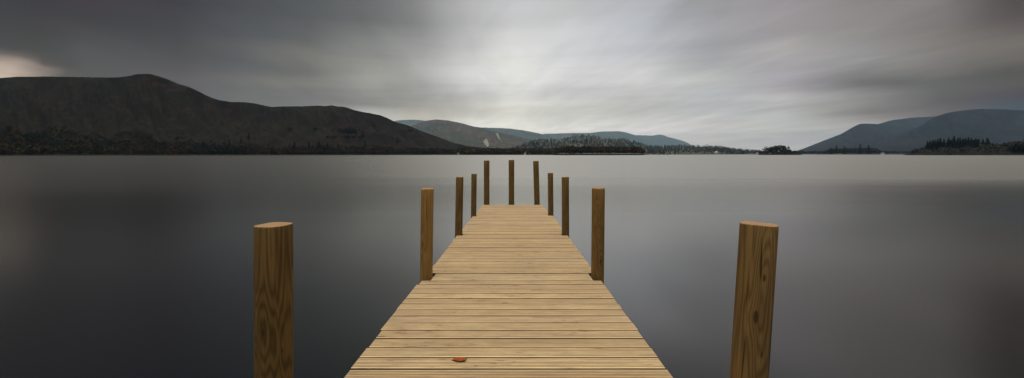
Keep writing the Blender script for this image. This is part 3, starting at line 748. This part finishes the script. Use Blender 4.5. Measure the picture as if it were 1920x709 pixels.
LB, DB = (.26, .145, .056), (.095, .048, .018)
def kn(ang, r, z): return (math.sin(ang) * r, -math.cos(ang) * r, z)
# knots: x, y, z(below the top), spread, push, radius  (post-local, top at z = 0)
MP = {
 'A1': mat_post('post_pine_left', (.130, .080, .027), (.050, .029, .0095), [(*kn(-.05, .067, -.385), .05, .30, .008), (*kn(-.75, .067, -.33), .035, .2, .006), (*kn(.9, .067, -.46), .05, .2, .004)], 8.0, 3.0, .72),
 'A2': mat_post('post_pine_right', (.185, .114, .042), (.095, .056, .020), [(*kn(-.05, .066, -.19), .035, .40, .007), (*kn(-.35, .066, -.335), .03, .35, .012), (*kn(.45, .066, -.30), .05, .3, .002), (*kn(.1, .066, -.06), .045, .3, .002), (*kn(.1, .066, -.47), .05, .3, .005)], 7.0, 8.0, .8),
 'B1': mat_post('post_pine_golden', (.285, .165, .052), (.18, .100, .031), [(*kn(-.5, .064, -.56), .035, .3, .008)], 5.0, 14.0, .6),
 'B2': mat_post('post_pine_brown', (.21, .123, .042), (.12, .068, .022), [(*kn(.3, .065, -.74), .04, .4, .012), (*kn(-.2, .065, -.2), .03, .3, .003), (*kn(-.1, .065, -.45), .04, .3, .003)], 6.0, 19.0, .65),
 'C':  mat_post('post_pine_dark', (.172, .104, .036), (.085, .050, .016), [], 5.0, 23.0, .6)}
def post_mesh(r, length, ch, seed):
    """round pole with its top at z=0; slightly out of round, with a worn rim"""
    n_ = 48; rr_ = random.Random(seed); ph = [rr_.uniform(0, 6.28) for _ in range(4)]
    zs = [0, 0, -ch, -ch * 1.6 - .004] + [-length * (i / 26.0) for i in range(1, 27)]
    vs_, fs = [], []
    for j, z in enumerate(zs):
        for i in range(n_):
            a = i / n_ * 2 * math.pi
            k_ = 1 + .012 * math.sin(2 * a + ph[0] + z * .6) + .006 * math.sin(5 * a + ph[1] + z * 2.1) + .006 * math.sin(z * 3.1 + ph[2])
            q = r * k_
            if j == 0: q = max(0, r - ch * .9 - .004) * k_ * .5
            elif j == 1: q = (r - ch * .75 - .001) * k_
            elif j == 2: q = (r - .0012) * k_
            vs_.append((math.cos(a) * q, math.sin(a) * q, z + (.0012 * math.sin(3 * a + ph[3]) if j == 1 else 0) + r * .02 * math.cos(a) * (j < 2)))
    for j in range(len(zs) - 1):
        for i in range(n_):
            fs.append((j * n_ + i, (j + 1) * n_ + i, (j + 1) * n_ + (i + 1) % n_, j * n_ + (i + 1) % n_))
    vs_.append((0, 0, 0)); c_ = len(vs_) - 1
    for i in range(n_): fs.append((c_, i, (i + 1) % n_))
    vs_.append((0, 0, zs[-1])); c2 = len(vs_) - 1; b0 = (len(zs) - 1) * n_
    for i in range(n_): fs.append((c2, b0 + (i + 1) % n_, b0 + i))
    return vs_, fs
for i, p_ in enumerate(posts):
    L = p_['zt'] + 1.6
    me = mesh_from('post', *post_mesh(p_['r'], L, p_['ch'], i), MP[p_['st']], True)
    for f in me.polygons:
        if f.normal.z > .9: f.use_smooth = False
    o = link('post', me, jetty, Vector((p_['xt'], p_['v'], p_['zt'])) - J0)
    o.rotation_euler = (-p_['leany'], math.atan(p_['lean']), 0 if p_['st'][0] in 'AB' else i * 0.0)
    o['label'] = p_['label']
    zd = deck_z(p_['v'])
    p_['u'] = p_['xt'] - p_['lean'] * (p_['zt'] - zd) - DRIFT * p_['v']

# deck: grooved boards laid across, one mesh
PITCH, GAP, TH = .15, .0080, .036
UL, UR = -.805 * H0, .740 * H0
rd = random.Random(12)
V, F, PA, GR = [], [], [], []
v0 = 2.5645
ks = range(-34, 69)
drift_l = 0
for k_ in ks:
    va = v0 + k_ * PITCH + GAP / 2 + rd.uniform(-.0012, .0012); vb = v0 + (k_ + 1) * PITCH - GAP / 2 + rd.uniform(-.0012, .0012)
    if vb > vrow(384) + .02: break
    if rd.random() < .16: drift_l = rd.uniform(-.014, .012)
    ul = UL + drift_l + rd.uniform(-.004, .004); ur = UR + rd.uniform(-.004, .005)
    far = va > vrow(404)
    if far: ul += .008; ur -= .05
    if vb > vrow(384) - .16: ul += .02; ur -= .01
    for p_ in posts:
        ov = min(vb, p_['v'] + p_['r'] + .012) - max(va, p_['v'] - p_['r'] - .012)
        if ov > .035 and p_['v'] < vrow(390):
            if p_['u'] < 0: ul = max(ul, p_['u'] + p_['r'] + .006)
            else: ur = min(ur, p_['u'] - p_['r'] - .006)
    # section: seven grooves with rounded ridges
    NG = 7 if rd.random() < .85 else 6
    sec = [(va, -TH), (va, -.004), (va + .003, -.0008)]
    wv = (vb - va - .010) / NG
    dep = rd.uniform(.0040, .0052)
    gidx = {3 + 4 * g_ + q_ for g_ in range(NG) for q_ in (1, 2, 3)}
    for g_ in range(NG):
        a = va + .005 + g_ * wv
        sec += [(a + wv * .12, 0), (a + wv * .58, 0), (a + wv * .72, -dep), (a + wv * .90, -dep)]
    sec += [(vb - .003, -.0008), (vb, -.004), (vb, -TH)]
    nseg = 6; ns = len(sec); base = len(V)
    cup = rd.uniform(-.002, .002); skew = rd.uniform(-.0022, .0022); lift = rd.uniform(-.0014, .0014)
    for s_ in range(nseg + 1):
        q = s_ / nseg; u = ul + (ur - ul) * q
        for (v_, z_) in sec:
            V.append(P(u, v_ + skew * (q - .5) * 2, z_ + lift + cup * math.sin(math.pi * q) * .5))
    for s_ in range(nseg):
        for j in range(ns - 1):
            a = base + s_ * ns + j; F.append((a, a + ns, a + ns + 1, a + 1)); PA.append(k_ + 40.0); GR.append(2.0 if j in (0, 1, ns - 2, ns - 3) else 1.0 if j in gidx else 0.0)
        a = base + s_ * ns; F.append((a, a + ns - 1, a + 2 * ns - 1, a + ns)); PA.append(k_ + 40.0); GR.append(1.0)
    F.append(tuple(base + j for j in range(ns))); PA.append(k_ + 40.0); GR.append(.3)
    F.append(tuple(base + nseg * ns + j for j in reversed(range(ns)))); PA.append(k_ + 40.0); GR.append(.3)
M_deck = mat_deck()
me = mesh_from('deck', V, F, M_deck, False, {'plank': ('FACE', 'FLOAT', PA), 'grime_and_dark': ('FACE', 'FLOAT', GR)})
import bmesh
bm = bmesh.new(); bm.from_mesh(me); bmesh.ops.recalc_face_normals(bm, faces=bm.faces); bm.to_mesh(me); bm.free()
link('deck', me, jetty)
M_beam = mat_plain('beam_timber', (.16, .10, .055), .35, 6, .8)
VEND = vrow(384)
for u in (UL + .16, -.03, UR - .16):                                    # bearers under the boards
    vs_ = []
    for v_ in (-2.6, VEND - .03):
        for du, dz_ in ((-.04, -.20), (.04, -.20), (.04, -TH - .003), (-.04, -TH - .003)): vs_.append(P(u + du, v_, dz_))
    link('bearer', mesh_from('bearer', vs_, [(0, 1, 5, 4), (1, 2, 6, 5), (2, 3, 7, 6), (3, 0, 4, 7), (3, 2, 1, 0), (4, 5, 6, 7)], M_beam), jetty)
for v_ in (vrow(664), vrow(478), vrow(425), vrow(392)):                  # cross beams, ends just proud of the boards
    vs_ = []
    for u in (UL - .014, UR + .012):
        for dv, dz_ in ((-.035, -.36), (.035, -.36), (.035, -.203), (-.035, -.203)): vs_.append(P(u, v_ + dv, dz_))
    link('cross_beam', mesh_from('cross_beam', vs_, [(0, 4, 5, 1), (1, 5, 6, 2), (2, 6, 7, 3), (3, 7, 4, 0), (0, 1, 2, 3), (7, 6, 5, 4)], M_beam), jetty)

# ------------------------------------------------------------------ fallen leaf
m_, t, b = material('dry_leaf')
p = t.n('ShaderNodeTexCoord').outputs['Object']
n1 = t.noise(p, 60, 4, .6)
t.lk(t.ramp(n1, [(.3, (.17, .036, .009)), (.5, (.25, .055, .012)), (.7, (.31, .085, .018))]), b.inputs['Base Color'])
b.inputs['Roughness'].default_value = .8; b.inputs['Specular IOR Level'].default_value = .15
vl = 984.0 / (677 - 308.0)
lx, lz = sx(861.5, vl), deck_z(vl) + .001
V, F = [], []
NX, NYY = 22, 9
for i in range(NX + 1):
    q = i / NX; x = (q - .5) * .088
    hw = .029 * (math.sin(math.pi * min(1, q * 1.02 + .02)) ** .55) * (.8 + .5 * q) * (1 + .12 * math.sin(q * 40))
    for j in range(NYY + 1):
        r_ = j / NYY * 2 - 1
        y = r_ * hw
        z = .004 + .005 * abs(r_) ** 1.5 * (.4 + q) + .003 * math.sin(q * 5 + .5) ** 2 + .0015 * math.sin(q * 30 + r_ * 4)
        if q > .85: z += (q - .85) * .05
        V.append((x, y * .8 + .003 * math.sin(q * 4), z))
for i in range(NX):
    for j in range(NYY):
        a = i * (NYY + 1) + j; F.append((a, a + NYY + 1, a + NYY + 2, a + 1))
me = mesh_from('blade', V, F, m_, True)
leaf = empty('fallen_leaf', (lx, vl, lz)); tag(leaf, 'curled rust-red dead leaf lying on the jetty boards', 'leaf')
ob = link('blade', me, leaf); ob.rotation_euler = (0, 0, math.radians(-3))
md = ob.modifiers.new('thickness', 'SOLIDIFY'); md.thickness = .0006
V, F = [], []
for i in range(9):
    q = i / 8; c_ = (-.042 - .014 * q, .001 + .002 * q, .006 - .002 * q)
    for j in range(6):
        a = j / 6 * 6.283; V.append((c_[0], c_[1] + math.cos(a) * .0008, c_[2] + math.sin(a) * .0008))
for i in range(8):
    for j in range(6): F.append((i * 6 + j, i * 6 + (j + 1) % 6, i * 6 + 6 + (j + 1) % 6, i * 6 + 6 + j))
link('stalk', mesh_from('stalk', V, F, m_, True), leaf)

# ------------------------------------------------------------------ haze
v_, f_ = box((-34000, -200, -3), (34000, HZFAR, HZTOP))
me = mesh_from('haze', v_, f_)
hm = bpy.data.materials.new('haze_air'); hm.use_nodes = True; hm.node_tree.nodes.clear()
ht = NT(hm.node_tree); pv = ht.n('ShaderNodeVolumePrincipled')
pv.inputs['Color'].default_value = (.46, .72, .95, 1); pv.inputs['Density'].default_value = HAZE; pv.inputs['Anisotropy'].default_value = 0.0
ho = ht.n('ShaderNodeOutputMaterial'); ht.lk(pv.outputs[0], ho.inputs['Volume'])
me.materials.append(hm)
tag(link('haze', me), 'thin bluish air over the lake', kind='stuff')
